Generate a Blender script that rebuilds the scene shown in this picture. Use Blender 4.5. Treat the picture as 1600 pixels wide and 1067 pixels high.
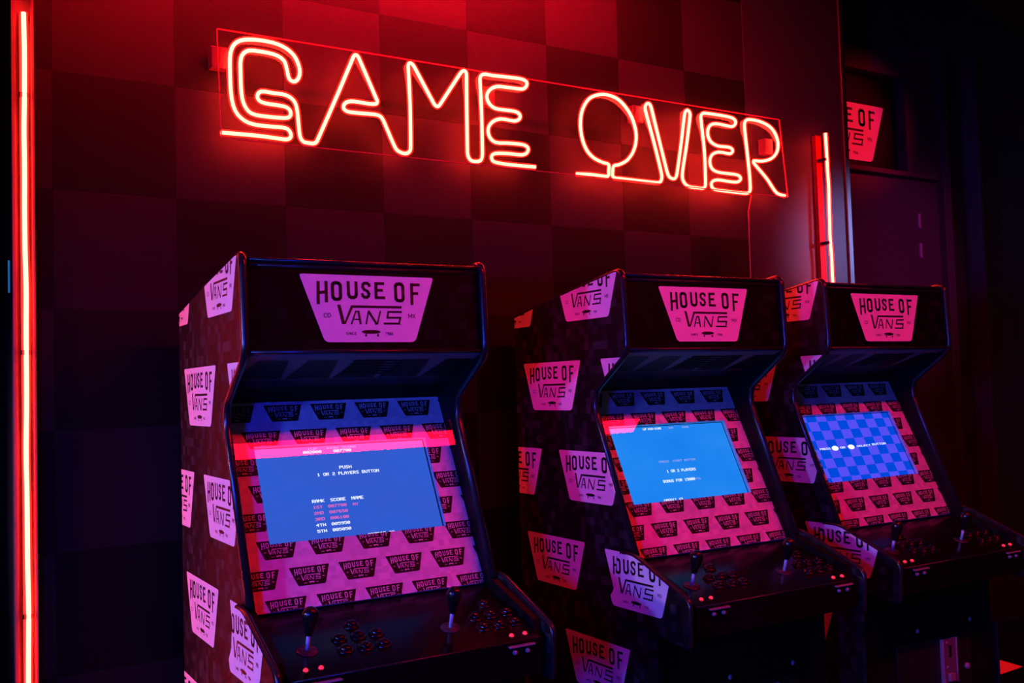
import bpy, bmesh, math, random
from mathutils import Vector, Matrix
from mathutils.geometry import tessellate_polygon
random.seed(7)
for o in list(bpy.data.objects): bpy.data.objects.remove(o)
C = bpy.context.scene.collection
sc = bpy.context.scene

# ------------------------------------------------------------------ camera
F_PX, YAW, PITCH, ROLL = 1566.18, -0.5542, 0.0462, -0.0300
cam_d = bpy.data.cameras.new('camera'); cam = bpy.data.objects.new('camera', cam_d); C.objects.link(cam)
cam_d.sensor_width = 36.0; cam_d.lens = F_PX/1600*36.0; cam_d.clip_start = .05
fw = Vector((-math.sin(YAW)*math.cos(PITCH), math.cos(YAW)*math.cos(PITCH), math.sin(PITCH)))
rt = Vector((math.cos(YAW), math.sin(YAW), 0)); up = rt.cross(fw)
rt2 = rt*math.cos(ROLL)+up*math.sin(ROLL); up2 = -rt*math.sin(ROLL)+up*math.cos(ROLL)
M = Matrix((rt2, up2, -fw)).transposed().to_4x4(); M.translation = Vector((-0.6241, -2.104, 1.46))
cam.matrix_world = M
sc.camera = cam

# ------------------------------------------------------------------ world, exposure, lamps of the room, added fill spots
w = bpy.data.worlds.new('world'); sc.world = w; w.use_nodes = True
w.node_tree.nodes['Background'].inputs[0].default_value = (0.80, 0.72, 0.80, 1)
w.node_tree.nodes['Background'].inputs[1].default_value = 0.012
sc.view_settings.view_transform = 'Standard'; sc.view_settings.look = 'None'
sc.view_settings.exposure = 0.0; sc.view_settings.gamma = 1.0; sc.view_settings.use_curve_mapping = False

def spot(name, loc, target, energy, color, size, blend=.4, radius=.06):
    l = bpy.data.lights.new(name, 'SPOT'); l.energy = energy; l.color = color
    l.spot_size = math.radians(size); l.spot_blend = blend; l.shadow_soft_size = radius
    o = bpy.data.objects.new(name, l); C.objects.link(o); o.location = loc
    o.rotation_euler = (Vector(target)-Vector(loc)).to_track_quat('-Z', 'Y').to_euler()
    return o
spot('blue_stage_spot', (-1.85, -2.25, 1.55), (1.0, .1, 1.15), 185, (.010, .018, 1.0), 62, .8, .16)
spot('blue_side_fill', (-3.3, -1.5, 1.5), (1.0, -.1, 1.05), 340, (.045, .12, 1.0), 34, .6, .12)  # second blue spot, added to brighten the control wings
spot('lavender_side_fill', (-3.4, .12, 1.75), (.0, .12, 1.15), 165, (.72, .38, .80), 26, .5, .1)  # unseen fill added for the first machine's left side
spot('red_gap_fill', (.1, .15, 2.95), (1.01, .32, 1.15), 80, (1., .004, .03), 26, .9, .06)  # added to put more red on the middle machine's side
spot('cold_wall_fill', (4.6, -1.9, 2.5), (2.73, .66, 2.0), 1300, (.34, .34, 1.0), 11, 1.0, .1)  # added for the bluish sheen beside the right neon tube
spot('red_door_fill', (4.5, -1.5, 2.9), (3.45, 1.2, 2.69), 330, (1., .006, .04), 15, .8, .08)  # added to redden the poster in the door window
spot('violet_door_fill', (3.2, -1.8, 2.2), (3.75, 1.2, 2.0), 120, (1., .03, .5), 25, .9, .08)  # added to tint the dark door violet

# ------------------------------------------------------------------ materials
def mat(name, col, rough=.5, metal=0., spec=.5, emit=None, es=0., coat=0.):
    m = bpy.data.materials.new(name); m.use_nodes = True
    b = m.node_tree.nodes['Principled BSDF']
    b.inputs['Base Color'].default_value = (*col, 1); b.inputs['Roughness'].default_value = rough
    b.inputs['Metallic'].default_value = metal; b.inputs['Specular IOR Level'].default_value = spec
    b.inputs['Coat Weight'].default_value = coat; b.inputs['Coat Roughness'].default_value = .08
    if emit: b.inputs['Emission Color'].default_value = (*emit, 1); b.inputs['Emission Strength'].default_value = es
    return m
def noisy(m, lo, hi, scale=40, rough=None, bump=0.):
    nt = m.node_tree; b = nt.nodes['Principled BSDF']
    tc = nt.nodes.new('ShaderNodeTexCoord'); n = nt.nodes.new('ShaderNodeTexNoise'); n.inputs['Scale'].default_value = scale
    n.inputs['Detail'].default_value = 6
    nt.links.new(tc.outputs['Object'], n.inputs['Vector'])
    mx = nt.nodes.new('ShaderNodeMix'); mx.data_type = 'RGBA'
    mx.inputs[6].default_value = (*lo, 1); mx.inputs[7].default_value = (*hi, 1)
    nt.links.new(n.outputs['Fac'], mx.inputs[0]); nt.links.new(mx.outputs[2], b.inputs['Base Color'])
    if bump:
        bp = nt.nodes.new('ShaderNodeBump'); bp.inputs['Strength'].default_value = bump; bp.inputs['Distance'].default_value = .002
        nt.links.new(n.outputs['Fac'], bp.inputs['Height']); nt.links.new(bp.outputs[0], b.inputs['Normal'])
    return m
def pixelated(m, lo, hi, cell, axes='yz', power=1.0):
    """random grey squares, the pixel camouflage printed on the vinyl"""
    nt = m.node_tree; b = nt.nodes['Principled BSDF']
    tc = nt.nodes.new('ShaderNodeTexCoord')
    ad = nt.nodes.new('ShaderNodeVectorMath'); ad.operation = 'ADD'; ad.inputs[1].default_value = (.0037, .0037, .0037)
    sn = nt.nodes.new('ShaderNodeVectorMath'); sn.operation = 'SNAP'; sn.inputs[1].default_value = (cell if 'x' in axes else 50, cell if 'y' in axes else 50, cell)
    nt.links.new(tc.outputs['Object'], ad.inputs[0]); nt.links.new(ad.outputs[0], sn.inputs[0])
    wn = nt.nodes.new('ShaderNodeTexWhiteNoise'); wn.noise_dimensions = '3D'; nt.links.new(sn.outputs[0], wn.inputs['Vector'])
    pw = nt.nodes.new('ShaderNodeMath'); pw.operation = 'POWER'; pw.inputs[1].default_value = power
    nt.links.new(wn.outputs['Value'], pw.inputs[0])
    mx = nt.nodes.new('ShaderNodeMix'); mx.data_type = 'RGBA'
    mx.inputs[6].default_value = (*lo, 1); mx.inputs[7].default_value = (*hi, 1)
    nt.links.new(pw.outputs[0], mx.inputs[0]); nt.links.new(mx.outputs[2], b.inputs['Base Color'])
    return m
VINYL = pixelated(mat('black_vinyl_wrap', (.02,.02,.02), .55, spec=.2), (.004,.004,.0045), (.030,.032,.034), .022, 'yz', 3.4)
MARQ = pixelated(mat('marquee_print', (.02,.02,.02), .5, spec=.08), (.0015,.0015,.0015), (.007,.0065,.007), .022, 'xz', 4)
PAPER = mat('white_sticker', (.78,.76,.76), .5)
ART = pixelated(mat('bezel_paper', (.75,.75,.75), .5), (.62,.60,.62), (.80,.79,.80), .014, 'xyz')
SPK = mat('speaker_print_dim', (.15,.15,.16), .6, spec=.2)  # bezel print in darker grey, the dim light under the marquee painted in
INK = mat('black_ink', (.006,.006,.006), .5)
ARTINK = mat('black_print', (.007,.006,.007), .55, spec=.2)
TMOLD = mat('edge_plastic', (.012,.012,.014), .25, spec=.55)
BLACK = noisy(mat('black_laminate', (.01,.01,.01), .5, spec=.15), (.003,.003,.003), (.006,.006,.006), 60, bump=.05)
PANEL = noisy(mat('control_laminate', (.004,.004,.004), .14, spec=.16), (.003,.003,.003), (.006,.006,.006), 300, bump=.03)
RUBBER = mat('black_handle', (.006,.006,.007), .25)
DISC = mat('dust_washer', (.03,.028,.034), .3)
BUTTON = mat('black_button', (.004,.004,.005), .07, spec=.35)
CHROME = mat('chrome', (.75,.75,.78), .12, 1.)
SHAFT = mat('shaft_metal', (.26,.25,.27), .25, spec=.8)
STICK = mat('stick_blue_glint', (.42,.52,.72), .25, spec=.8)  # steel tinted blue to stand for the blue light it mirrors
COINM = mat('coin_metal', (.14,.12,.14), .25, spec=.8)
STEEL = mat('steel', (.45,.45,.48), .3, 1.)
LEDBTN = mat('red_lamp_plastic', (.8,.05,.08), .25, emit=(1,.03,.07), es=.9)
METALB = mat('black_metal', (.012,.012,.012), .45, .2)
CORD = mat('red_cord', (.25,.02,.02), .4)

def emitter(name, col, s):
    m = bpy.data.materials.new(name); m.use_nodes = True; nt = m.node_tree; nt.nodes.clear()
    e = nt.nodes.new('ShaderNodeEmission'); e.inputs[0].default_value = (*col, 1); e.inputs[1].default_value = s
    o = nt.nodes.new('ShaderNodeOutputMaterial'); nt.links.new(e.outputs[0], o.inputs[0]); return m
def jacket(name, col, s, alpha):
    m = bpy.data.materials.new(name); m.use_nodes = True; nt = m.node_tree; nt.nodes.clear()
    e = nt.nodes.new('ShaderNodeEmission'); e.inputs[0].default_value = (*col, 1); e.inputs[1].default_value = s
    t = nt.nodes.new('ShaderNodeBsdfTransparent'); a = nt.nodes.new('ShaderNodeMixShader'); a.inputs[0].default_value = alpha
    o = nt.nodes.new('ShaderNodeOutputMaterial')
    nt.links.new(t.outputs[0], a.inputs[1]); nt.links.new(e.outputs[0], a.inputs[2]); nt.links.new(a.outputs[0], o.inputs[0]); return m
CORE = emitter('neon_core', (1., .020, .0112), 108)
JACKET = jacket('neon_silicone', (1., .010, .006), 6., .35)
BAR = emitter('red_bar_diffuser', (1., .001, .010), 90)
def glassy(name, k, tint=(1,1,1), base=.0, rough=.0):
    m = bpy.data.materials.new(name); m.use_nodes = True; nt = m.node_tree; nt.nodes.clear()
    fr = nt.nodes.new('ShaderNodeFresnel'); fr.inputs[0].default_value = 1.5
    geo = nt.nodes.new('ShaderNodeNewGeometry')
    inv = nt.nodes.new('ShaderNodeMath'); inv.operation = 'SUBTRACT'; inv.inputs[0].default_value = 1
    nt.links.new(geo.outputs['Backfacing'], inv.inputs[1])
    mu = nt.nodes.new('ShaderNodeMath'); mu.operation = 'MULTIPLY_ADD'; mu.inputs[1].default_value = k; mu.inputs[2].default_value = base
    nt.links.new(fr.outputs[0], mu.inputs[0])
    m2 = nt.nodes.new('ShaderNodeMath'); m2.operation = 'MULTIPLY'; nt.links.new(mu.outputs[0], m2.inputs[0]); nt.links.new(inv.outputs[0], m2.inputs[1])
    t = nt.nodes.new('ShaderNodeBsdfTransparent'); t.inputs[0].default_value = (*tint, 1)
    g = nt.nodes.new('ShaderNodeBsdfGlossy'); g.inputs['Roughness'].default_value = rough
    a = nt.nodes.new('ShaderNodeMixShader'); o = nt.nodes.new('ShaderNodeOutputMaterial')
    nt.links.new(m2.outputs[0], a.inputs[0]); nt.links.new(t.outputs[0], a.inputs[1]); nt.links.new(g.outputs[0], a.inputs[2]); nt.links.new(a.outputs[0], o.inputs[0])
    return m
GLASS = glassy('monitor_glass', 1.5)
ACRYL = glassy('clear_acrylic', 1.0, (.97,.97,.97), 0, .02)

# ------------------------------------------------------------------ mesh helpers
def link(name, me, m=None, parent=None, **props):
    o = bpy.data.objects.new(name, me); C.objects.link(o)
    if m and me and not me.materials: me.materials.append(m)
    if parent: o.parent = parent
    for k, v in props.items(): o[k] = v
    return o
def mk(name, vs, fs, m, parent=None, smooth=False, **props):
    me = bpy.data.meshes.new(name); me.from_pydata([tuple(v) for v in vs], [], fs); me.update()
    if smooth: me.shade_smooth()
    return link(name, me, m, parent, **props)
def bm_obj(name, bm, m, parent=None, smooth=False, **props):
    bmesh.ops.recalc_face_normals(bm, faces=bm.faces)
    me = bpy.data.meshes.new(name); bm.to_mesh(me); bm.free()
    if smooth: me.shade_smooth()
    return link(name, me, m, parent, **props)
def empty(name, loc=(0,0,0), rz=0., **props):
    o = bpy.data.objects.new(name, None); C.objects.link(o); o.location = loc; o.rotation_euler = (0,0,rz); o.empty_display_size = .1
    for k, v in props.items(): o[k] = v
    return o
def add_box(bm, a, b, bev=0.):
    r = bmesh.ops.create_cube(bm, size=1.); vs = r['verts']
    for v in vs: v.co = Vector([(a[i]+b[i])/2+v.co[i]*(b[i]-a[i]) for i in range(3)])
    if bev:
        es = list({e for v in vs for e in v.link_edges}); bmesh.ops.bevel(bm, geom=es, offset=bev, segments=2, affect='EDGES', profile=.5)
def box(name, a, b, m, parent=None, bev=0., **props):
    bm = bmesh.new(); add_box(bm, a, b, bev); return bm_obj(name, bm, m, parent, **props)
def add_prism_x(bm, prof, x0, x1):
    n = len(prof)
    A = [bm.verts.new((x0, p[0], p[1])) for p in prof]; B = [bm.verts.new((x1, p[0], p[1])) for p in prof]
    if n > 4:
        for t in tessellate_polygon([[Vector((p[0],p[1],0)) for p in prof]]):
            bm.faces.new([A[k] for k in t]); bm.faces.new([B[k] for k in t][::-1])
    else: bm.faces.new(A); bm.faces.new(B[::-1])
    for i in range(n): bm.faces.new((A[i], B[i], B[(i+1)%n], A[(i+1)%n]))
def prism_x(name, prof, x0, x1, m, parent=None, **props):
    bm = bmesh.new(); add_prism_x(bm, prof, x0, x1)
    return bm_obj(name, bm, m, parent, **props)
def add_tube(bm, pts, r, n=10, closed=False, sx=1.):
    pts = [Vector(p) for p in pts]; N = len(pts); rings = []
    ref = None
    for i, p in enumerate(pts):
        t = (pts[(i+1)%N]-pts[i-1]) if closed else (pts[min(i+1,N-1)]-pts[max(i-1,0)])
        t.normalize()
        if ref is None:
            ref = Vector((1,0,0)) if abs(t.x) < .9 else Vector((0,1,0))
        u = (ref-t*ref.dot(t)); 
        if u.length < 1e-4: u = t.orthogonal()
        u.normalize(); v = t.cross(u); ref = u
        rings.append([bm.verts.new(p+u*math.cos(2*math.pi*k/n)*r*sx+v*math.sin(2*math.pi*k/n)*r) for k in range(n)])
    for i in range(N if closed else N-1):
        a, b = rings[i], rings[(i+1)%N]
        for k in range(n): bm.faces.new((a[k], a[(k+1)%n], b[(k+1)%n], b[k]))
    if not closed: bm.faces.new(rings[0][::-1]); bm.faces.new(rings[-1])
def tube(name, pts, r, m, parent=None, n=10, sx=1., **props):
    bm = bmesh.new(); add_tube(bm, pts, r, n, sx=sx); return bm_obj(name, bm, m, parent, True, **props)
def add_lathe(bm, prof, M4=None, n=24):
    """prof: (radius, height) along +z, closed with centre caps"""
    M4 = M4 or Matrix(); rings = []
    for r, z in prof:
        if r < 1e-6: rings.append([bm.verts.new(M4 @ Vector((0,0,z)))])
        else: rings.append([bm.verts.new(M4 @ Vector((r*math.cos(2*math.pi*k/n), r*math.sin(2*math.pi*k/n), z))) for k in range(n)])
    for a, b in zip(rings, rings[1:]):
        for k in range(n):
            k2 = (k+1)%n
            if len(a) == 1 and len(b) == 1: continue
            if len(a) == 1: bm.faces.new((a[0], b[k], b[k2]))
            elif len(b) == 1: bm.faces.new((a[k], b[0], a[k2]))
            else: bm.faces.new((a[k], b[k], b[k2], a[k2]))
def lathe(name, prof, M4, m, parent=None, n=24, **props):
    bm = bmesh.new(); add_lathe(bm, prof, M4, n); return bm_obj(name, bm, m, parent, True, **props)
def round_poly(pts, rad, seg=5):
    """round the corners of a 2-D polygon; rad number or list"""
    out = []; n = len(pts)
    for i in range(n):
        r = rad[i] if isinstance(rad, (list, tuple)) else rad
        p = Vector(pts[i]); a = Vector(pts[i-1])-p; b = Vector(pts[(i+1)%n])-p
        la, lb = a.length, b.length; a.normalize(); b.normalize()
        if r <= 0: out.append(tuple(p)); continue
        d = min(r, la*.45, lb*.45)
        p0, p1 = p+a*d, p+b*d
        for k in range(seg+1):
            t = k/seg; out.append(tuple(p0*(1-t)**2+p*2*t*(1-t)+p1*t*t))
    return out
def smooth_path(P, sub=5):
    P = [Vector(p) for p in P]; out = []
    for i in range(len(P)-1):
        p0, p1, p2, p3 = P[max(i-1,0)], P[i], P[i+1], P[min(i+2,len(P)-1)]
        L = (p2-p1).length
        def lim(a, b, c):      # tangents limited so long straight runs stay straight
            t = (c-a); la, lb = (b-a).length, (c-b).length
            if t.length < 1e-9: return Vector((0,)*len(a))
            return t.normalized()*min(L, 1.6*min(la if la > 0 else L, lb if lb > 0 else L))
        m1 = lim(p0, p1, p2); m2 = lim(p1, p2, p3)
        k = sub if L < .06 else sub+3
        for j in range(k):
            t = j/k; out.append((2*t**3-3*t*t+1)*p1+(t**3-2*t*t+t)*m1+(-2*t**3+3*t*t)*p2+(t**3-t*t)*m2)
    out.append(P[-1]); return out

# ------------------------------------------------------------------ 2-D print helpers
def area(p): return sum(p[i][0]*p[(i+1)%len(p)][1]-p[(i+1)%len(p)][0]*p[i][1] for i in range(len(p)))/2
def clip(poly, conv):
    if area(conv) < 0: conv = conv[::-1]
    out = poly
    for i in range(len(conv)):
        a, b = conv[i], conv[(i+1)%len(conv)]; inp, out = out, []
        if not inp: return []
        def side(p): return (b[0]-a[0])*(p[1]-a[1])-(b[1]-a[1])*(p[0]-a[0])
        for j in range(len(inp)):
            p, q = inp[j-1], inp[j]; sp, sq = side(p), side(q)
            if (sp >= 0) != (sq >= 0):
                t = sp/(sp-sq); out.append((p[0]+(q[0]-p[0])*t, p[1]+(q[1]-p[1])*t))
            if sq >= 0: out.append(q)
    return out if len(out) > 2 and abs(area(out)) > 1e-9 else []
def pieces(outline):
    """split an outline into triangles, used as clipping cells"""
    return [[outline[i] for i in t] for t in tessellate_polygon([[Vector((p[0],p[1],0)) for p in outline]])]
def tris(outline): return pieces(outline)
def clip_all(polys, cells):
    if cells is None: return polys
    r = []
    for p in polys:
        x0, x1 = min(q[0] for q in p), max(q[0] for q in p); y0, y1 = min(q[1] for q in p), max(q[1] for q in p)
        for c in cells:
            if max(q[0] for q in c) < x0 or min(q[0] for q in c) > x1 or max(q[1] for q in c) < y0 or min(q[1] for q in c) > y1: continue
            k = clip(p, c)
            if k: r.append(k)
    return r
def flat(name, polys, to3, m, parent, **props):
    vs, fs = [], []
    for p in polys:
        fs.append(tuple(range(len(vs), len(vs)+len(p)))); vs += [to3(*q) for q in p]
    if not fs: return None
    return mk(name, vs, fs, m, parent, **props)
def stroke(pts, wd, ext=.5):
    """polyline -> quads of width wd, joints overlapped"""
    r = []
    for i in range(len(pts)-1):
        a, b = Vector(pts[i]), Vector(pts[i+1]); d = b-a
        if d.length < 1e-9: continue
        d.normalize(); n = Vector((-d.y, d.x))*wd/2
        a2 = a-d*wd*.42 if i > 0 else a; b2 = b+d*wd*.42 if i < len(pts)-2 else b
        r.append([tuple(a2+n), tuple(b2+n), tuple(b2-n), tuple(a2-n)])
    return r
def oval(x0, y0, x1, y1, rr, seg=3):
    p = round_poly([(x0,y0),(x1,y0),(x1,y1),(x0,y1)], rr, seg); return p+[p[0], p[1]]
# the shop's badge, millimetres, origin at the middle of its top edge, y downwards negative
PLATE = round_poly([(-164.5,0),(164.5,0),(110,-152),(-110,-152)], [7,7,11,11], 4)
def badge_letters():
    L = []
    s = lambda p, w_=7.4: L.extend(stroke(p, w_))
    s([(-121,-15.5),(-122.6,-67.5)]); s([(-102.6,-15),(-103.4,-63)]); s([(-121.6,-41.5),(-103,-39.5)], 7)
    s(oval(-88,-18.5,-69.6,-55.5,11), 7.6)
    s([(-50.5,-14),(-50.2,-43.5),(-48,-48.6),(-43.6,-50.8),(-38.4,-50.8),(-34,-48.6),(-31.8,-43.5),(-31.5,-14)], 7.4)
    s([(1.2,-25.5),(0,-20.8),(-4,-17.6),(-11,-17.6),(-15,-20.8),(-15.8,-26.5),(-12.6,-31.5),(-4,-36.2),(-.8,-41.5),(-2.2,-46.6),(-6,-49.8),(-12,-49.8),(-16,-46.6),(-17.8,-40.5)], 6.6)
    s([(17.2,-14.5),(16.2,-53)]); s([(14,-17.6),(37.8,-17.2)], 6.6); s([(15,-33),(33.6,-32.6)], 6.4); s([(13,-50),(38.6,-50)], 6.6)
    s(oval(65.5,-17,84,-56,11), 7.6)
    s([(107,-14),(105.6,-65.5)]); s([(104,-18),(128,-17.8)], 6.8); s([(104,-38.6),(123,-38.2)], 6.6)
    L.append([(-78.6,-67.5),(-71,-67.5),(-62.8,-104),(-60.2,-111),(-69.2,-111)])          # the big V
    L.append([(-64.6,-111),(-60.2,-111),(-41.6,-74.4),(-43.4,-68.6),(-45.8,-68.6)])
    L.append([(-45.8,-68.6),(79.5,-68.6),(78,-74.4),(-44,-74.4)])                        # its bar over the rest
    s([(-46.6,-111.5),(-34.4,-81)], 3.6); s([(-36,-82.3),(-26,-82.3)], 3.6); s([(-28.6,-81),(-24.4,-111.5)], 5.2); s([(-39.5,-100.4),(-26,-100.4)], 3.4)
    s([(-11,-111.5),(-4,-80.8)], 3.6); s([(-4.5,-80.8),(15.2,-111.5)], 5.6); s([(16,-111.5),(25.5,-80.5)], 3.6)
    s([(79,-82.4),(45,-82.4),(41.5,-95.8),(74.5,-95.6),(70.5,-109.4),(32,-109.4)], 4.6)
    L.append([(73.4,-109.6),(75.8,-109.6),(75.8,-112),(73.4,-112)])
    t = lambda p: L.extend(stroke(p, 1.35))
    t([(-104,-89),(-105.2,-87.6),(-108.8,-87.6),(-110.4,-89.4),(-110.4,-94.4),(-108.8,-96.2),(-105.2,-96.2),(-104,-94.8)])
    t([(-101.4,-96.2),(-101.4,-87.6),(-97,-87.6),(-95.2,-89.6),(-95.2,-94.2),(-97,-96.2),(-101.4,-96.2)])
    t([(95.8,-96.6),(95.8,-87),(99.9,-93.6),(104,-87),(104,-96.6)]); t([(106.2,-87),(113,-96.6)]); t([(113,-87),(106.2,-96.6)])
    u = lambda p: L.extend(stroke(p, 1.1))
    X = -59.5                                                                            # SINCE
    u([(X+3.4,-130.4),(X+2.4,-129.8),(X+.4,-129.8),(X,-131.2),(X+.6,-132.4),(X+3,-132.8),(X+3.4,-134),(X+2.8,-135.2),(X,-134.8)])
    u([(X+6,-129.8),(X+6,-135.2)])
    u([(X+8.6,-135.2),(X+8.6,-129.8),(X+12,-135.2),(X+12,-129.8)])
    u([(X+18,-130.6),(X+17,-129.8),(X+15,-129.8),(X+14.4,-131),(X+14.4,-134),(X+15,-135.2),(X+17,-135.2),(X+18,-134.4)])
    u([(X+24,-129.8),(X+20.6,-129.8),(X+20.6,-135.2),(X+24,-135.2)]); u([(X+20.6,-132.5),(X+23.4,-132.5)])
    X = 35.5                                                                             # 1966
    u([(X,-130.6),(X+1.2,-129.8),(X+1.2,-135.2)])
    u([(X+7.4,-132),(X+4.8,-132.4),(X+4.8,-129.8),(X+7.4,-129.8),(X+7.4,-135.2),(X+5,-135.2)])
    for q in (X+10.2, X+15.2): u([(q+2.8,-129.8),(q+.2,-129.8),(q,-135.2),(q+2.8,-135.2),(q+2.8,-132.4),(q,-132.4)])
    L.append([(-23.5,-128),(-18,-125.6),(-8,-124.2),(8,-124.2),(18,-125.6),(24.5,-128),(20,-131.6),(8,-133.2),(-8,-133.2),(-18,-131.8)])   # skateboard
    for cx in (-12.6, 16.6):
        L.append([(cx+2.7*math.cos(a*math.pi/4), -137+2.7*math.sin(a*math.pi/4)) for a in range(8)])
        L.append([(cx-1.2,-133),(cx+2.4,-133),(cx+1,-137),(cx-1,-137)])
    return L
LET = badge_letters(); PLATE_T = tris(PLATE)
def badge(cx, top, k, flipx=1., rot=False):
    """polygons of the plate and its lettering in a panel's own 2-D coordinates (metres)"""
    if rot: g = lambda p: (cx-p[0]*k, top-p[1]*k)
    else: g = lambda p: (cx+flipx*p[0]*k, top+p[1]*k)
    return [[g(p) for p in q] for q in PLATE_T], [[g(p) for p in q] for q in LET]

FONT = {'A':"01110100011000111111100011000110001",'B':"11110100011000111110100011000111110",'C':"01110100011000010000100001000101110",'D':"11110100011000110001100011000111110",
'E':"11111100001000011110100001000011111",'F':"11111100001000011110100001000010000",'G':"01110100011000010111100011000101110",'H':"10001100011000111111100011000110001",'I':"01110001000010000100001000010001110",
'K':"10001100101010011000101001001010001",'L':"10000100001000010000100001000011111",'M':"10001110111010110101100011000110001",'N':"10001110011010110011100011000110001",
'O':"01110100011000110001100011000101110",'P':"11110100011000111110100001000010000",'R':"11110100011000111110101001001010001",'S':"01111100001000001110000010000111110",
'T':"11111001000010000100001000010000100",'U':"10001100011000110001100011000101110",'Y':"10001100010101000100001000010000100",'-':"00000000000000001110000000000000000",
'0':"01110100011001110101110011000101110",'1':"00100011000010000100001000010001110",'2':"01110100010000100110010001000011111",'3':"11110000010000101110000010000111110",
'4':"00010001100101010010111110001000010",'5':"11111100001111000001000011000101110",'6':"01110100001000011110100011000101110",'7':"11111000010001000100010000100001000",
'9':"01110100011000101111000010000101110",' ':"0"*35}
def pixel_text(txt, x, s, wd, h):
    """txt drawn from (x, s) = lower left, total width wd, height h"""
    cw = wd/(len(txt)*6-1); ch = h/7; P = []
    for i, c in enumerate(txt):
        g = FONT[c]
        for r in range(7):
            k = 0
            while k < 5:
                if g[r*5+k] == '1':
                    j = k
                    while j < 5 and g[r*5+j] == '1': j += 1
                    x0 = x+(i*6+k)*cw; x1 = x+(i*6+j)*cw+cw*.35; y1 = s+h-r*ch; y0 = y1-ch*1.05
                    P.append([(x0,y0),(x1,y0),(x1,y1),(x0,y1)]); k = j
                else: k += 1
    return P

# ------------------------------------------------------------------ the setting
WY = 0.6591; SQ = 0.3065; GX = -0.276; GZ = 2.3064
WALLP = noisy(mat('wall_paint_dark', (.03,.025,.03), .5), (.035,.03,.035), (.05,.042,.048), 25, bump=.15)
def wallmat(name, lo, hi): return noisy(mat(name, lo, .6, spec=.2), lo, hi, 30, bump=.12)
SQD = wallmat('checker_black', (.0035,.0028,.003), (.0055,.0045,.005)); SQL = wallmat('checker_charcoal', (.014,.010,.012), (.019,.014,.0165))
PLAIN = wallmat('column_paint', (.022,.020,.024), (.03,.027,.032))
FLOORM = noisy(mat('floor_concrete', (.03,.03,.03), .5), (.02,.02,.02), (.04,.04,.04), 8)
st = dict(kind='structure')
box('floor', (-3,-4,-.1), (7,3,0), FLOORM, **st)
box('ceiling', (-3,-4,3.45), (7,3,3.55), WALLP, **st)
wb = box('wall_back', (-.372, WY+.006, 0), (2.745, WY+.16, 3.45), WALLP, **st)
# checkerboard of square panels screwed on the wall, each one a panel
def panel_mesh(w_, h_, m):
    bm = bmesh.new(); add_box(bm, (.0003,-.004,.0003), (w_-.0003,.004,h_-.0003), .0005); bmesh.ops.recalc_face_normals(bm, faces=bm.faces)
    me = bpy.data.meshes.new('panel'); bm.to_mesh(me); bm.free(); me.materials.append(m); return me
pm = {}
for i in range(-1, 8):
    x0 = GX+i*SQ if i >= 0 else -.320; x1 = GX+(i+1)*SQ
    for j in range(-4, 8):
        z1 = GZ-j*SQ; z0 = max(z1-SQ, .02); z1 = min(z1, 3.45)
        dark = (i+j) % 2 == 0; key = (round(x1-x0,4), round(z1-z0,4), dark)
        if key not in pm: pm[key] = panel_mesh(x1-x0, z1-z0, SQD if dark else SQL)
        o = link('panel', pm[key], None, wb); o.location = (x0, WY+.004, z0)
cp = box('plain_panel', (GX+8*SQ, WY-.002, 0), (2.725, WY+.008, 3.45), PLAIN, wb)
box('corner_trim', (2.722, WY-.012, 0), (2.749, WY+.165, 3.45), METALB, None, .003, **st).name = 'trim_1'
# left edge: steel channel carrying the long neon, dark opening beyond it
CHB = mat('channel_back', (.22,.15,.16), .5)
ch = box('channel', (-.372, WY-.030, 0), (-.365, WY+.01, 3.45), CHB, **st); ch.name = 'trim_2'
box('trim_3', (-.326, WY-.030, 0), (-.321, WY+.01, 3.45), CHB, **st)

box('trim_4', (-.366, WY-.006, 0), (-.325, WY+.006, 3.45), CHB, **st)
box('wall_left', (-1.6, 1.5, 0), (-.30, 1.56, 3.45), WALLP, **st)
dt = box('trim_5', (-.62, 1.28, 0), (-.305, 1.32, 3.45), METALB, None, .004, **st)
for z in (2.52, 2.14, 1.72, 1.30, .88): box('rail', (-.62, 1.265, z), (-.357, 1.285, z+.012), METALB, dt)
BL = mat('cyan_pilot', (.05,.3,.5), .3, emit=(.02,.22,.5), es=.5)
pl = empty('pilot_light', (-.3795, .648, 1.732), 0, label='thin cyan pilot light left of the tall neon tube', category='light')
box('housing', (-.002,-.002,-.004), (.0072,.010,.084), METALB, pl); box('lens', (-.0018,-.006,0), (.0022,-.002,.080), BL, pl)
# recess on the right: door with a window opening
RY = 1.16
DOORM = wallmat('door_paint', (.05,.03,.045), (.06,.04,.055))
rc = box('wall_right', (2.745, RY+.09, 0), (6.6, RY+.15, 3.45), WALLP, **st)
dr = empty('door_1', (3.4, RY, 0), 0, kind='structure')
def dbox(name, a, b, m, bev=.004): return box(name, (a[0]-3.4, a[1]-RY, a[2]), (b[0]-3.4, b[1]-RY, b[2]), m, dr, bev)
dbox('lintel', (2.80, RY-.03, 2.985), (3.86, RY+.05, 3.10), DOORM)
dbox('frame', (3.80, RY-.02, 2.49), (4.06, RY+.05, 3.16), DOORM)
dbox('panel', (2.78, RY, 0), (4.06, RY+.045, 2.47), DOORM)
dbox('window_ledge', (2.78, RY-.05, 2.470), (4.01, RY+.045, 2.495), DOORM)
dbox('backing', (2.78, RY+.05, 2.49), (3.81, RY+.06, 3.0), BLACK, 0)
HING = mat('hinge', (.35,.30,.36), .35, .3)
for z in (2.066, 2.219): dbox('hinge', (3.878, RY-.012, z), (3.894, RY+.002, z+.076), HING, .003)
dbox('jamb', (4.06, RY-.04, 0), (4.12, RY+.08, 3.2), DOORM)
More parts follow.
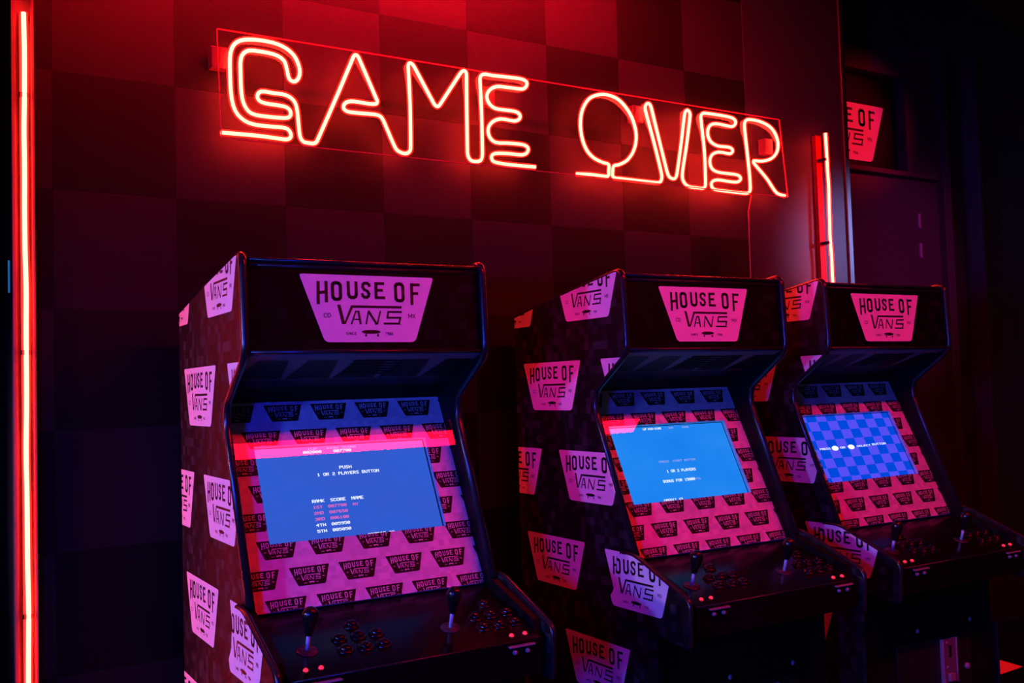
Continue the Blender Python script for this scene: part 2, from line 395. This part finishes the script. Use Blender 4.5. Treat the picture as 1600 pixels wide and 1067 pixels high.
dbox('jamb', (4.40, RY-.02, 0), (4.43, RY+.08, 3.2), DOORM)

# sticker behind the ledge in the window opening
P, T = badge(3.395, 2.838, .29/152)
pst = empty('badge_poster', (3.395, RY+.045, 2.69), 0, label='white badge poster inside the door window, half hidden by wall corner', category='poster')
f3 = lambda dy: (lambda a, b: (a-3.395, dy, b-2.69))
flat('paper', P, f3(0), PAPER, pst); flat('lettering', T, f3(-.0006), INK, pst)
# red arrow on the floor box right of the machines

# ------------------------------------------------------------------ neon sign
SY = WY-.06
PATH_GAME = [(0.137,2.178),(0.242,2.18),(0.316,2.178),(0.33,2.182),(0.335,2.193),(0.326,2.208),(0.308,2.211),(0.237,2.21),(0.203,2.218),(0.178,2.242),(0.167,2.286),(0.165,2.376),(0.17,2.413),(0.186,2.436),(0.217,2.448),(0.272,2.451),(0.315,2.444),(0.347,2.424),(0.363,2.392),(0.363,2.366),(0.35,2.348),(0.334,2.352),(0.327,2.378),(0.318,2.404),(0.29,2.417),(0.234,2.419),(0.21,2.413),(0.196,2.392),(0.194,2.35),(0.196,2.29),(0.204,2.26),(0.222,2.241),(0.262,2.237),(0.318,2.239),(0.332,2.245),(0.335,2.259),(0.324,2.27),(0.299,2.273),(0.265,2.274),(0.246,2.279),(0.24,2.292),(0.251,2.306),(0.288,2.306),(0.322,2.305),(0.344,2.293),(0.353,2.273),(0.357,2.236),(0.361,2.193),(0.37,2.178),(0.386,2.175),(0.406,2.177),(0.416,2.192),(0.474,2.319),(0.53,2.446),(0.538,2.453),(0.547,2.445),(0.602,2.326),(0.599,2.315),(0.573,2.312),(0.528,2.313),(0.504,2.307),(0.495,2.291),(0.506,2.281),(0.534,2.28),(0.596,2.282),(0.615,2.276),(0.63,2.248),(0.66,2.186),(0.681,2.175),(0.699,2.177),(0.709,2.191),(0.711,2.323),(0.708,2.446),(0.716,2.455),(0.73,2.442),(0.792,2.34),(0.804,2.332),(0.816,2.343),(0.886,2.444),(0.902,2.458),(0.91,2.448),(0.908,2.348),(0.906,2.197),(0.915,2.177),(0.935,2.173),(0.954,2.18),(0.96,2.202),(0.961,2.354),(0.959,2.441),(0.971,2.456),(1.004,2.457),(1.106,2.461),(1.133,2.455),(1.133,2.44),(1.117,2.428),(1.06,2.426),(1.019,2.423),(0.993,2.408),(0.982,2.385),(0.993,2.362),(1.016,2.351),(1.081,2.351),(1.103,2.344),(1.103,2.329),(1.082,2.319),(1.032,2.32),(1.001,2.307),(0.984,2.284),(0.988,2.257),(1.009,2.242),(1.053,2.244),(1.111,2.245),(1.132,2.236),(1.126,2.219),(1.105,2.211),(1.052,2.21),(1.008,2.206),(0.993,2.195),(1.001,2.179),(1.051,2.175),(1.158,2.176)]
PATH_OVER = [(1.322,2.168),(1.385,2.171),(1.453,2.171),(1.458,2.19),(1.458,2.212),(1.437,2.216),(1.396,2.229),(1.366,2.255),(1.348,2.301),(1.346,2.352),(1.358,2.394),(1.386,2.431),(1.424,2.449),(1.461,2.454),(1.511,2.443),(1.557,2.403),(1.579,2.357),(1.583,2.315),(1.57,2.272),(1.54,2.235),(1.501,2.215),(1.48,2.209),(1.475,2.191),(1.476,2.171),(1.504,2.168),(1.662,2.167),(1.687,2.173),(1.692,2.199),(1.664,2.304),(1.63,2.416),(1.629,2.435),(1.643,2.447),(1.655,2.435),(1.684,2.33),(1.718,2.209),(1.73,2.191),(1.753,2.189),(1.764,2.209),(1.79,2.325),(1.81,2.426),(1.824,2.445),(1.837,2.429),(1.815,2.32),(1.792,2.224),(1.79,2.188),(1.812,2.167),(1.859,2.164),(1.89,2.166),(1.899,2.182),(1.899,2.305),(1.888,2.427),(1.902,2.443),(1.99,2.445),(2.044,2.442),(2.062,2.429),(2.048,2.411),(2.021,2.409),(1.967,2.411),(1.934,2.402),(1.919,2.375),(1.929,2.344),(1.962,2.329),(2.022,2.329),(2.041,2.319),(2.026,2.305),(1.972,2.306),(1.937,2.293),(1.924,2.267),(1.934,2.24),(1.968,2.23),(2.055,2.229),(2.076,2.218),(2.062,2.203),(2.026,2.2),(1.956,2.201),(1.928,2.188),(1.935,2.167),(1.975,2.163),(2.09,2.162),(2.118,2.168),(2.124,2.188),(2.122,2.245),(2.107,2.408),(2.113,2.439),(2.145,2.447),(2.201,2.443),(2.252,2.424),(2.279,2.385),(2.277,2.343),(2.246,2.31),(2.193,2.293),(2.147,2.29),(2.15,2.279),(2.212,2.228),(2.264,2.176),(2.307,2.169)]
GX0, GX1, GZ0, GZ1 = .1355, 2.3081, 2.1641, 2.4571
sg = empty('neon_sign', ((GX0+GX1)/2, SY, GZ0), 0, label='red neon sign reading GAME OVER on a clear acrylic board', category='neon sign')
sl = sg.location
ap = box('acrylic_board', (GX0-sl.x, .012, GZ0-sl.z-.004), (GX1-sl.x, .017, GZ1-sl.z+.012), ACRYL, sg)
lean = Matrix.Translation((0,.012,.30)) @ Matrix.Rotation(math.radians(-5.2), 4, 'X') @ Matrix.Translation((0,-.012,-.30))
ap.matrix_local = lean
EDGE = mat('acrylic_edge_glow', (.6,.05,.06), .3, emit=(1,.01,.05), es=.16)  # neon light caught in the clear edge, put in as red emission
x0, x1, z0, z1 = GX0-sl.x, GX1-sl.x, -.004, GZ1-sl.z+.012
for a, b in (((x0,.0115,z0-.0015),(x1,.0175,z0)), ((x0,.0115,z1),(x1,.0175,z1+.0015)), ((x0-.0015,.0115,z0),(x0,.0175,z1)), ((x1,.0115,z0),(x1+.0015,.0175,z1))):
    box('edge', a, b, EDGE, ap)
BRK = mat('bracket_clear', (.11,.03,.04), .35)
for bx, bz in ((GX0-.005, 2.392), (.99, 2.395), (1.60, 2.41), (2.24, 2.36)):
    box('bracket', (bx-sl.x-.012, .0175, bz-sl.z-.03), (bx-sl.x+.034, SY*0+.053, bz-sl.z+.03), BRK, sg, .003)
for nm, path in (('letters_game', PATH_GAME), ('letters_over', PATH_OVER)):
    pts = smooth_path([(p[0]-sl.x, 0, p[1]-sl.z) for p in path], 3)
    t = tube('neon_tube', pts, .0052, CORE, sg, 8)
    tube('silicone_jacket', pts, .0092, JACKET, t, 10)
tube('power_lead', [(2.150-sl.x, .022, .0), (2.150-sl.x, .04, -.06), (2.149-sl.x, .044, -.5), (2.147-sl.x, .044, -1.2)], .0028, CORD, sg, 6)

def neon_strip(name, x, y, z0, z1, wob, label, back=None, rail=None):
    r = empty(name, (x, y, z0), 0, label=label, category='neon tube')
    n = 24; pts = [(wob*math.sin(k*.9+x)+wob*.6*math.sin(k*2.3), 0, (z1-z0)*k/n) for k in range(n+1)]
    pts = smooth_path(pts, 2)
    t = tube('neon_tube', pts, .0055, CORE, r, 10); tube('silicone_jacket', pts, .0100, JACKET, t, 12)
    box('mounting_rail', (-.009, .011, 0) if not back else (-.016, .040, 0), (.009, .018, z1-z0) if not back else (.016, .058, z1-z0), (rail or METALB) if not back else back, r)
    for k in range(4): zz = (z1-z0)*(.1+.27*k); box('clip', (-.012, -.002, zz), (.012, .012 if not back else .048, zz+.012), TMOLD, r, .001)
    return r
neon_strip('neon_strip', -.344, WY-.032, .05, 2.436, .0010, 'tall red neon tube standing at the far left edge of the wall', None, CHB)
neon_strip('neon_strip', 2.555, WY-.06, 1.20, 2.44, .0018, 'short red neon tube on the plain wall right of the sign', mat('rail_red_glow', (.14,.002,.004), .7, spec=.1))  # rail coloured red, the tube's glow on it painted in

# red linear lamp hanging above the machines, seen mirrored in the monitor glass
lf = empty('linear_lamp', (1.60, -1.352, 2.7), 0, label='long red linear lamp hanging from ceiling in front of the machines', category='lamp')
box('housing', (-1.09, -.075, .01), (1.10, .075, .07), METALB, lf, .004)
box('diffuser', (-1.07, -.048, .006), (1.08, -.002, .0105), BAR, lf); box('diffuser', (-1.07, .002, .006), (1.08, .048, .0105), BAR, lf)
for x in (-.9, .9): tube('suspension_wire', [(x,0,.07),(x,0,.75)], .003, STEEL, lf, 6)
# second one high on the wall above the sign, washing the wall from over the frame
l2 = empty('wall_lamp', (.62, WY-.30, 3.2), 0, label='red tube lamp high on the wall above the sign', category='lamp')
box('housing', (-.92, .03, -.03), (.92, .30, .05), METALB, l2, .004); box('added_shade', (-.94, -.30, -.105), (.94, .035, -.095), METALB, l2, .002); box('added_shade', (-.94, -.30, -.10), (.94, -.29, .10), METALB, l2, .002); tube('tube', [(-.9,0,0),(.9,0,0)], .02, emitter('red_wash_tube', (1,.003,.013), 1350), l2, 12)  # unseen plates added to keep the red wash off the machines

# ------------------------------------------------------------------ arcade machines
W = 0.60; TH = .018; WP = .0156
PB, PT = Vector((.0101, .999)), Vector((.2332, 1.4449)); PD = (PT-PB).normalized(); PN = Vector((-PD.y, PD.x))       # art plane; PN points to the player
def artp(off): return lambda x, s: (x, PB.x+PD.x*s+PN.x*off, PB.y+PD.y*s+PN.y*off)
outline = [(.545,.02),(.545,1.676)] + round_poly([(.30,1.7185),(-.002,1.764),(-.012,1.545),(.135,1.445),(.143,1.395),(-.020,1.012)], [0,.028,.03,.045,.03,0], 6)[0:]
outline += [(-.205,.948),(-.225,.87),(-.105,.825),(-.105,.10),(-.06,.08),(-.06,.02)]
wing = round_poly([(.030,1.018),(-.035,1.019),(-.247,.934),(-.241,.822),(-.122,.838),(.045,.858),(.072,.895),(.045,.925)], [.02,.03,.022,.014,.03,.02,.02,.03], 6)
cells = pieces(outline); wcells = pieces(wing)
DEC = [(.155,1.785),(.555,1.785),(.345,1.532),(-.055,1.532),(.165,1.277),(.560,1.277),(.352,1.024),(-.045,1.018),(.160,.767),(.560,.767),(.352,.514),(-.05,.514)]
CP0, CP1 = Vector((.010,.992)), Vector((-.238,.917)); CD = (CP1-CP0).normalized(); CN = Vector((CD.y, -CD.x)); CN = CN if CN.y > 0 else -CN
def panelM(x, s, h=0.):
    """matrix on the control panel: z along its normal"""
    o = Vector((x, CP0.x+CD.x*s+CN.x*h, CP0.y+CD.y*s+CN.y*h)); zx = Vector((0,CN.x,CN.y)); xx = Vector((1,0,0)); yx = zx.cross(xx)
    m4 = Matrix((xx, yx, zx)).transposed().to_4x4(); m4.translation = o; return m4
def screen_mat(i):
    if i == 2:
        m = bpy.data.materials.new('screen_checker'); m.use_nodes = True; nt = m.node_tree; nt.nodes.clear()
        tc = nt.nodes.new('ShaderNodeTexCoord'); ck = nt.nodes.new('ShaderNodeTexChecker'); ck.inputs['Scale'].default_value = 1
        mp = nt.nodes.new('ShaderNodeMapping'); mp.inputs['Scale'].default_value = (1/.0437, 1/.0301, 1/.0301)
        sp = nt.nodes.new('ShaderNodeSeparateXYZ'); cb = nt.nodes.new('ShaderNodeCombineXYZ')
        nt.links.new(tc.outputs['UV'], sp.inputs[0]); nt.links.new(sp.outputs[0], cb.inputs[0]); nt.links.new(sp.outputs[1], cb.inputs[1])
        mp.inputs['Location'].default_value = (.02, .02, .5)
        mp.inputs['Scale'].default_value = (10., 8., 1); nt.links.new(cb.outputs[0], mp.inputs[0]); nt.links.new(mp.outputs[0], ck.inputs[0])
        ck.inputs[1].default_value = (.10,.085,1.,1); ck.inputs[2].default_value = (.0,.07,.78,1)
        e = nt.nodes.new('ShaderNodeEmission'); e.inputs[1].default_value = 1.; o = nt.nodes.new('ShaderNodeOutputMaterial')
        nt.links.new(ck.outputs[0], e.inputs[0]); nt.links.new(e.outputs[0], o.inputs[0]); return m
    a, b = (((.045,.10,.60),(.02,.12,.72)), ((.0,.20,.90),(.03,.30,.98)))[i]
    m = bpy.data.materials.new('screen_blue'); m.use_nodes = True; nt = m.node_tree; nt.nodes.clear()
    tc = nt.nodes.new('ShaderNodeTexCoord'); n = nt.nodes.new('ShaderNodeTexNoise'); n.inputs['Scale'].default_value = 2.2; nt.links.new(tc.outputs['UV'], n.inputs[0])
    mx = nt.nodes.new('ShaderNodeMix'); mx.data_type = 'RGBA'; mx.inputs[6].default_value = (*a,1); mx.inputs[7].default_value = (*b,1)
    nt.links.new(n.outputs['Fac'], mx.inputs[0]); e = nt.nodes.new('ShaderNodeEmission'); e.inputs[1].default_value = 1.
    o = nt.nodes.new('ShaderNodeOutputMaterial'); nt.links.new(mx.outputs[2], e.inputs[0]); nt.links.new(e.outputs[0], o.inputs[0]); return m
WHITE_TXT = emitter('screen_white', (.9,.97,1.), 1.3); FAINT_TXT = emitter('screen_faint', (.36,.42,.95), 1.); PINK_TXT = emitter('screen_pink', (.95,.16,.55), 1.)
def screen_text(i):
    Wt, Pk, Ft = [], [], []
    t = lambda L, s, x, y, x1, h=.0068: L.extend(pixel_text(s, x, y, x1-x, h))
    if i == 0:
        t(Ft,'1UP',.211,.3722,.235,.005); t(Ft,'HIGH SCORE',.259,.3722,.334,.005)
        t(Wt,'002000',.1986,.3638,.2439); t(Wt,'007700',.2745,.3632,.3191)
        t(Wt,'PUSH',.281,.3198,.3118,.0075); t(Wt,'1 OR 2 PLAYERS BUTTON',.2232,.3045,.3795,.0075)
        t(Wt,'RANK',.1987,.2398,.2283,.0075); t(Wt,'SCORE',.2435,.2398,.2806,.0075); t(Wt,'NAME',.2959,.2399,.3257,.0075)
        for k, (a, b) in enumerate((('1ST','007700'),('2ND','007650'),('3RD','006100'),('4TH','005950'),('5TH','005050'))):
            L = Pk if k < 3 else Wt; y = .2254-.01455*k
            t(L,a,.1985,y,.2212); t(L,b,.2355,y,.2803)
        t(Pk,'AY',.2961,.2248,.3095); t(Wt,'CREDIT 90',.3185,.1470,.386)
    elif i == 1:
        t(Wt,'1UP HIGH-SCORE',.207,.3712,.276,.0062); t(Ft,'- 2UP',.29,.3712,.322,.006); t(Ft,'100',.353,.3712,.38,.006)
        t(Ft,'PRESS  START BUTTON',.227,.2672,.3613,.006); t(Wt,'1 OR 2 PLAYERS',.2421,.2360,.3497,.008)
        t(Wt,'BONUS FOR 15000',.2174,.2066,.3338,.008); t(Ft,'PTS',.337,.2068,.356,.006); t(Wt,'CREDIT 15',.1974,.1520,.2648,.006)
    else:
        t(Wt,'PRESS',.1173,.2635,.1661,.0066); t(Wt,'OR',.2125,.2635,.236,.0066); t(Ft if 0 else Wt,'SELECT',.2921,.2645,.3607,.006); t(Wt,'BUTTON',.3689,.2660,.438,.007)
        for cx in (.1885,.2655): Wt.append([(cx+.0155*math.cos(a*math.pi/8), .2665+.0085*math.sin(a*math.pi/8)) for a in range(16)])
    return Wt, Pk, Ft
S0, S1, SB, ST_ = .0805, .5170, .1480, .3840
def art_logos():
    P, T = [], []
    rows = [(.488,.118),(.4215,.0555),(.355,.118),(.2885,.052),(.222,.115),(.1565,.050),(.090,.1135),(.0245,.050)]
    k = .0935/329
    for top, x0 in rows:
        for n in range(-1, 6):
            cx = x0+.0468+n*.1150
            if cx < -.05 or cx > .66: continue
            p, t = badge(cx, top, k); P += p; T += t
    xa, xb = TH+.0005, W-TH-.0005
    hole = [[(xa,-.002),(xb,-.002),(xb,SB),(xa,SB)],[(xa,ST_),(xb,ST_),(xb,.4986),(xa,.4986)],[(xa,SB),(S0,SB),(S0,ST_),(xa,ST_)],[(S1,SB),(xb,SB),(xb,ST_),(S1,ST_)]]
    return hole, clip_all(P, hole), clip_all(T, hole)
HOLE, ARTP, ARTT = art_logos()
glass_d = Vector((-.020,1.012)), Vector((.143,1.395)); GD = (glass_d[1]-glass_d[0]).normalized(); GN = Vector((-GD.y, GD.x))
BUT = {0: [(.206,.093),(.161,.139),(.203,.139),(.243,.141),(.158,.183),(.200,.186),(.241,.186)], 1: [(.530,.094),(.480,.144),(.520,.144),(.561,.144),(.477,.190),(.516,.190),(.558,.188)]}

def make_machine(i, ox, oy, rz, label):
    R = empty('arcade_cabinet', (ox, oy, 0), rz, label=label, category='arcade machine', group='arcade machines')
    # --- sides with their wrap, stickers, edge trims and wings
    for side in (0, 1):
        xa, xb = (0, TH) if side == 0 else (W-TH, W); xf = -.0004 if side == 0 else W+.0004; sg_ = -1 if side == 0 else 1
        sp = prism_x('side_panel', outline, xa, xb, VINYL, R); sp.data.materials.append(BLACK)
        for pf in sp.data.polygons:
            if pf.normal.x*(-1 if side == 0 else 1) < .5: pf.material_index = 1        # only the outer face carries the wrap
        wg = prism_x('control_wing', wing, xa-WP if side == 0 else xb, xa if side == 0 else xb+WP, VINYL, R)
        if side == 0 or i < 2:
            for cx, top in DEC:
                # text runs left-to-right as seen from outside
                fl = -1. if side == 0 else 1.
                p, t = badge(cx, top, .305/329, fl)
                pc = clip_all(p, cells)
                if pc:
                    flat('badge_sticker', pc, lambda a, b, x=xf: (x, a, b), PAPER, sp)
                    tc = clip_all(t, cells)
                    if tc: flat('badge_lettering', tc, lambda a, b, x=xf+sg_*.0004: (x, a, b), INK, sp)
                if (cx, top) == (-.045, 1.018):
                    pc, tc = clip_all(p, wcells), clip_all(t, wcells); xw = xf+sg_*WP
                    flat('badge_sticker', pc, lambda a, b, x=xw: (x, a, b), PAPER, wg); flat('badge_lettering', tc, lambda a, b, x=xw+sg_*.0004: (x, a, b), INK, wg)
        xm = (xa+xb)/2
        pts = [(xm, p[0], p[1]) for p in outline[1:-7]]; pts.append((xm, -.020, 1.012))
        tube('edge_trim', pts, .0094, TMOLD, sp, 8, 1.0)
        xw = xa-WP/2 if side == 0 else xb+WP/2
        wp_ = [(xw, p[0], p[1]) for p in wing]; wp_ = wp_[4:33]
        tube('edge_trim', wp_, .0068, TMOLD, wg, 8, 1.0)
    I0, I1 = TH, W-TH
    # --- marquee, set just behind the trim
    mp = prism_x('marquee_panel', [(-.0035,1.550),(.0075,1.744),(.016,1.744),(.005,1.550)], I0, I1, MARQ, R)
    p, t = badge(.2996, 1.7251, .001)
    f = lambda off: (lambda a, b: (a, -.0035+(b-1.550)*.0567-off, b))
    flat('badge_sticker', p, f(.0006), PAPER, mp); flat('badge_lettering', t, f(.0011), INK, mp)
    tube('retainer_strip', [(I0,-.006,1.552),(I1,-.006,1.552)], .0055, TMOLD, mp, 8)
    tube('retainer_strip', [(I0,.006,1.7405),(I1,.006,1.7405)], .0035, TMOLD, mp, 8)
    prism_x('top_panel', [(.004,1.752),(.30,1.708),(.54,1.666),(.54,1.650),(.30,1.692),(.004,1.736)], I0, I1, BLACK, R)
    tube('top_bead', [(I0,.002,1.752),(I1,.002,1.752)], .0045, TMOLD, R, 8)
    box('back_panel', (I0,.53,.05), (I1,.54,1.655), BLACK, R)
    # --- speaker panel under the marquee with the same print upside down and a slotted grille
    A, B = Vector((.002,1.5440)), Vector((.200,1.478)); D = (B-A).normalized(); N = Vector((D.y, -D.x)); N = N if N.y < 0 else -N
    spk = prism_x('speaker_panel', [tuple(A), tuple(B), tuple(B-N*.01), tuple(A-N*.01)], I0, I1, SPK, R)
    sq = lambda off: (lambda x, s: (x, A.x+D.x*s+N.x*off, A.y+D.y*s+N.y*off))
    LL = (B-A).length; cell = [[(I0,0),(I1,0),(I1,LL),(I0,LL)]]
    P2 = []
    for n in range(-1, 6):
        g = lambda q, n=n: (.052+n*.1150+.03-q[0]*.00032, .150+q[1]*.00080)
        P2 += [[g(q) for q in pp] for pp in PLATE_T]
    flat('printed_badges', clip_all(P2, cell), sq(.0006), ARTINK, spk)
    flat('black_strip', [[(I0,.155),(I1,.155),(I1,LL-.001),(I0,LL-.001)]], sq(.0006), INK, spk)  # black band along the rear edge of the panel
    gb = bmesh.new()
    for k in range(6):
        s = .035+k*.017; a3, b3 = sq(.0015)(.27,s), sq(.0015)(.40,s); add_tube(gb, [a3, b3], .0022, 6)
    bm_obj('speaker_grille', gb, METALB, spk)
    prism_x('bezel_header', [(.200,1.478),(.245,1.470),(.245,1.440),(.235,1.440)], I0, I1, BLACK, R)
    # --- bezel board with the printed art, cut out round the monitor
    bz = bmesh.new()
    for q in HOLE:
        a = [bz.verts.new(artp(0)(*v)) for v in q]; b = [bz.verts.new(artp(-.009)(*v)) for v in q]
        bz.faces.new(a); bz.faces.new(b[::-1])
        for k in range(4): bz.faces.new((a[k], b[k], b[(k+1)%4], a[(k+1)%4]))
    bz = bm_obj('bezel_board', bz, ART, R)
    flat('printed_badges', ARTP, artp(.0006), ARTINK, bz); flat('printed_lettering', ARTT, artp(.0011), ART, bz)
    # --- monitor
    e = .012; q = [(S0-e,SB-e),(S1+e,SB-e),(S1+e,ST_+e),(S0-e,ST_+e)]
    mo = bmesh.new(); off0, off1 = -.0125, -.045
    a = [mo.verts.new(artp(off0-.001)(*v)) for v in q]; b = [mo.verts.new(artp(off1)(*v)) for v in q]
    mo.faces.new(a); mo.faces.new(b[::-1])
    for k in range(4): mo.faces.new((a[k], b[k], b[(k+1)%4], a[(k+1)%4]))
    mo = bm_obj('monitor', mo, BLACK, R)
    scn = mk('screen', [artp(off0)(*v) for v in q], [(0,1,2,3)], screen_mat(i), mo)
    uv = scn.data.uv_layers.new(name='UVMap')
    for l, v in zip(uv.data, ((0,0),(1,0),(1,1),(0,1))): l.uv = v
    Wt, Pk, Ft = screen_text(i)
    for nm, L, m in (('screen_text', Wt, WHITE_TXT), ('screen_text', Pk, PINK_TXT), ('screen_text', Ft, FAINT_TXT)): flat(nm, L, artp(off0+.0006), m, mo)
    BEZ = METALB
    for nm, c in (('r', [(S1-.0035,SB),(S1,SB),(S1,ST_),(S1-.0035,ST_)]), ('t', [(S0,ST_-.0025),(S1,ST_-.0025),(S1,ST_),(S0,ST_)])):
        flat('screen_bezel', [c], artp(off0+.001), BEZ, mo)
    # --- glass
    g0 = glass_d[0]-GN*.012+GD*.004; g1 = glass_d[0]-GN*.012+GD*.487
    gl = bmesh.new()
    add_prism_x(gl, [tuple(g0), tuple(g1), tuple(g1-GN*.003), tuple(g0-GN*.003)], I0+.0005, I1-.0005); bm_obj('glass', gl, GLASS, R)
    # --- control panel
    lip = [tuple(CP0), tuple(CP1), (CP1.x-.001, CP1.y-.006), (-.232,.838), (-.105,.822), (-.105,.84), (-.22,.855), (CP1.x+.014, CP1.y-.016), (CP0.x,CP0.y-.016)]
    cpn = prism_x('control_panel', lip, I0, I1, PANEL, R)
    tube('panel_edge', [(I0,CP1.x,CP1.y-.002),(I1,CP1.x,CP1.y-.002)], .0025, TMOLD, cpn, 6)
    for x, s in ((.084,.163),(.406,.166)):
        m4 = panelM(x, s); j = empty('joystick'); j.parent = R; j.matrix_local = m4
        lathe('dust_washer', [(0,.0035),(.0215,.0025),(.0222,.0015),(.0222,0),(0,0)], None, DISC, j, 32)
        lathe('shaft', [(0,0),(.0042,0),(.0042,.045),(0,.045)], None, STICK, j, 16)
        lathe('bat_handle', [(0,.036),(.0065,.036),(.0085,.042),(.0115,.056),(.0150,.070),(.0165,.078),(.0158,.086),(.0115,.093),(.006,.0962),(0,.097)], None, RUBBER, j, 24)
    bme = {}
    for pl in (0, 1):
        for x, s in BUT[pl]:
            if 'b' not in bme:
                b_ = bmesh.new(); add_lathe(b_, [(0,.0125),(.006,.012),(.0095,.0105),(.0112,.008),(.0114,.0045),(.0124,.0045),(.0150,.0045),(.0168,.0025),(.0172,0)], None, 24); bmesh.ops.recalc_face_normals(b_, faces=b_.faces)
                bme['b'] = bpy.data.meshes.new('button'); b_.to_mesh(bme['b']); b_.free(); bme['b'].shade_smooth(); bme['b'].materials.append(BUTTON)
            o = link('button', bme['b'], None, R); o.matrix_local = panelM(x, s)
    for x, s in ((.058,.230),(.089,.2305),(.519,.2365),(.553,.2365)):
        o = lathe('lamp_button', [(0,.0045),(.0035,.004),(.0050,.002),(.0055,0)], None, LEDBTN, R, 16); o.matrix_local = panelM(x, s)
    for xc in (.088, .530):
        h = bmesh.new(); add_box(h, (xc-.032,-.246,.9040),(xc+.032,-.236,.9085),.001); lb = bm_obj('panel_latch', h, SHAFT, R)
        for dx in (-.016, .016): lathe('bolt', [(0,.010),(.004,.009),(.0058,.005),(.0058,0)], Matrix.Translation((xc+dx,-.234,.893)) @ Matrix.Rotation(math.pi/2, 4, 'X'), SHAFT, lb, 12)
    # --- lower body
    fp = box('front_panel', (I0,-.100,.10), (I1,-.088,.822), BLACK, R)
    box('kick_board', (I0,-.058,.02), (I1,-.048,.11), BLACK, R)
    for sx in (.2436,.5000 if i == 2 else .4754): lathe('carriage_bolt', [(0,.004),(.004,.0035),(.007,.001),(.0075,0)], Matrix.Translation((sx,-.1001,.6800)) @ Matrix.Rotation(math.pi/2, 4, 'X'), SHAFT, fp, 14)
    cd = empty('coin_door'); cd.parent = R; cd.location = (.30,-.101,.35)
    box('door_plate', (-.16,-.004,-.17), (.19,.002,.30), METALB, cd, .001)
    x0, x1 = .040, .1045
    box('coin_plate', (x0,-.014,.155), (x1,-.004,.292), COINM, cd, .003)
    for xr in (x0, x1): box('plate_rim', (xr-.002,-.017,.155), (xr+.002,-.004,.292), SHAFT, cd, .001)
    box('coin_slot', ((x0+x1)/2-.006,-.0152,.235), ((x0+x1)/2+.006,-.0138,.270), INK, cd)
    box('reject_button', ((x0+x1)/2-.013,-.022,.162), ((x0+x1)/2+.013,-.013,.186), SHAFT, cd, .002)
    for zz in (.205,.280): lathe('rivet', [(0,.003),(.004,.002),(.005,0)], Matrix.Translation((x0+.018,-.0141,zz)) @ Matrix.Rotation(math.pi/2, 4, 'X'), SHAFT, cd, 10)
    lathe('lock', [(0,.010),(.006,.010),(.009,.008),(.010,0)], Matrix.Translation((.165,-.004,.191)) @ Matrix.Rotation(math.pi/2, 4, 'X'), SHAFT, cd, 16)
    return R
make_machine(0, 0, 0, -.0119, 'arcade cabinet nearest the camera, screen showing a high score table')
make_machine(1, 1.0148, -.0054, -.0154, 'middle arcade cabinet, plain light blue screen reading 1 OR 2 PLAYERS')
make_machine(2, 1.7998, .0003, -.0113, 'rightmost arcade cabinet with blue checkered screen')
# red arrow sign on the floor box right of the machines, low down
am = bmesh.new()
a = [am.verts.new(v) for v in ((0,0,-.022),(.118,0,-.018),(0,0,.022))]; b = [am.verts.new(v) for v in ((0,.003,-.022),(.118,.003,-.018),(0,.003,.022))]
am.faces.new(a); am.faces.new(b[::-1])
for k in range(3): am.faces.new((a[k], b[k], b[(k+1)%3], a[(k+1)%3]))
ARROW = mat('arrow_red', (.7,.02,.02), .4, emit=(1,.01,.01), es=.35)
ar = bm_obj('arrow_sign', am, ARROW, None, label='small red arrow sign on the black box at right edge', category='sign'); ar.location = (2.407, -.1335, .516)
sb = empty('floor_box', (2.68, .1, 0), 0, label='low black floor box at the right edge, carrying the red arrow sign', category='box')  # made-up box, put here to carry the arrow
box('body', (-.276,-.23,.01), (.276,.25,.66), BLACK, sb, .006); box('grille', (-.255,-.2305,.05), (.255,-.2295,.44), METALB, sb)
for x in (-.25, .25): lathe('foot', [(0,0),(.015,0),(.018,.012),(0,.012)], Matrix.Translation((x,-.2,0)), TMOLD, sb, 10)
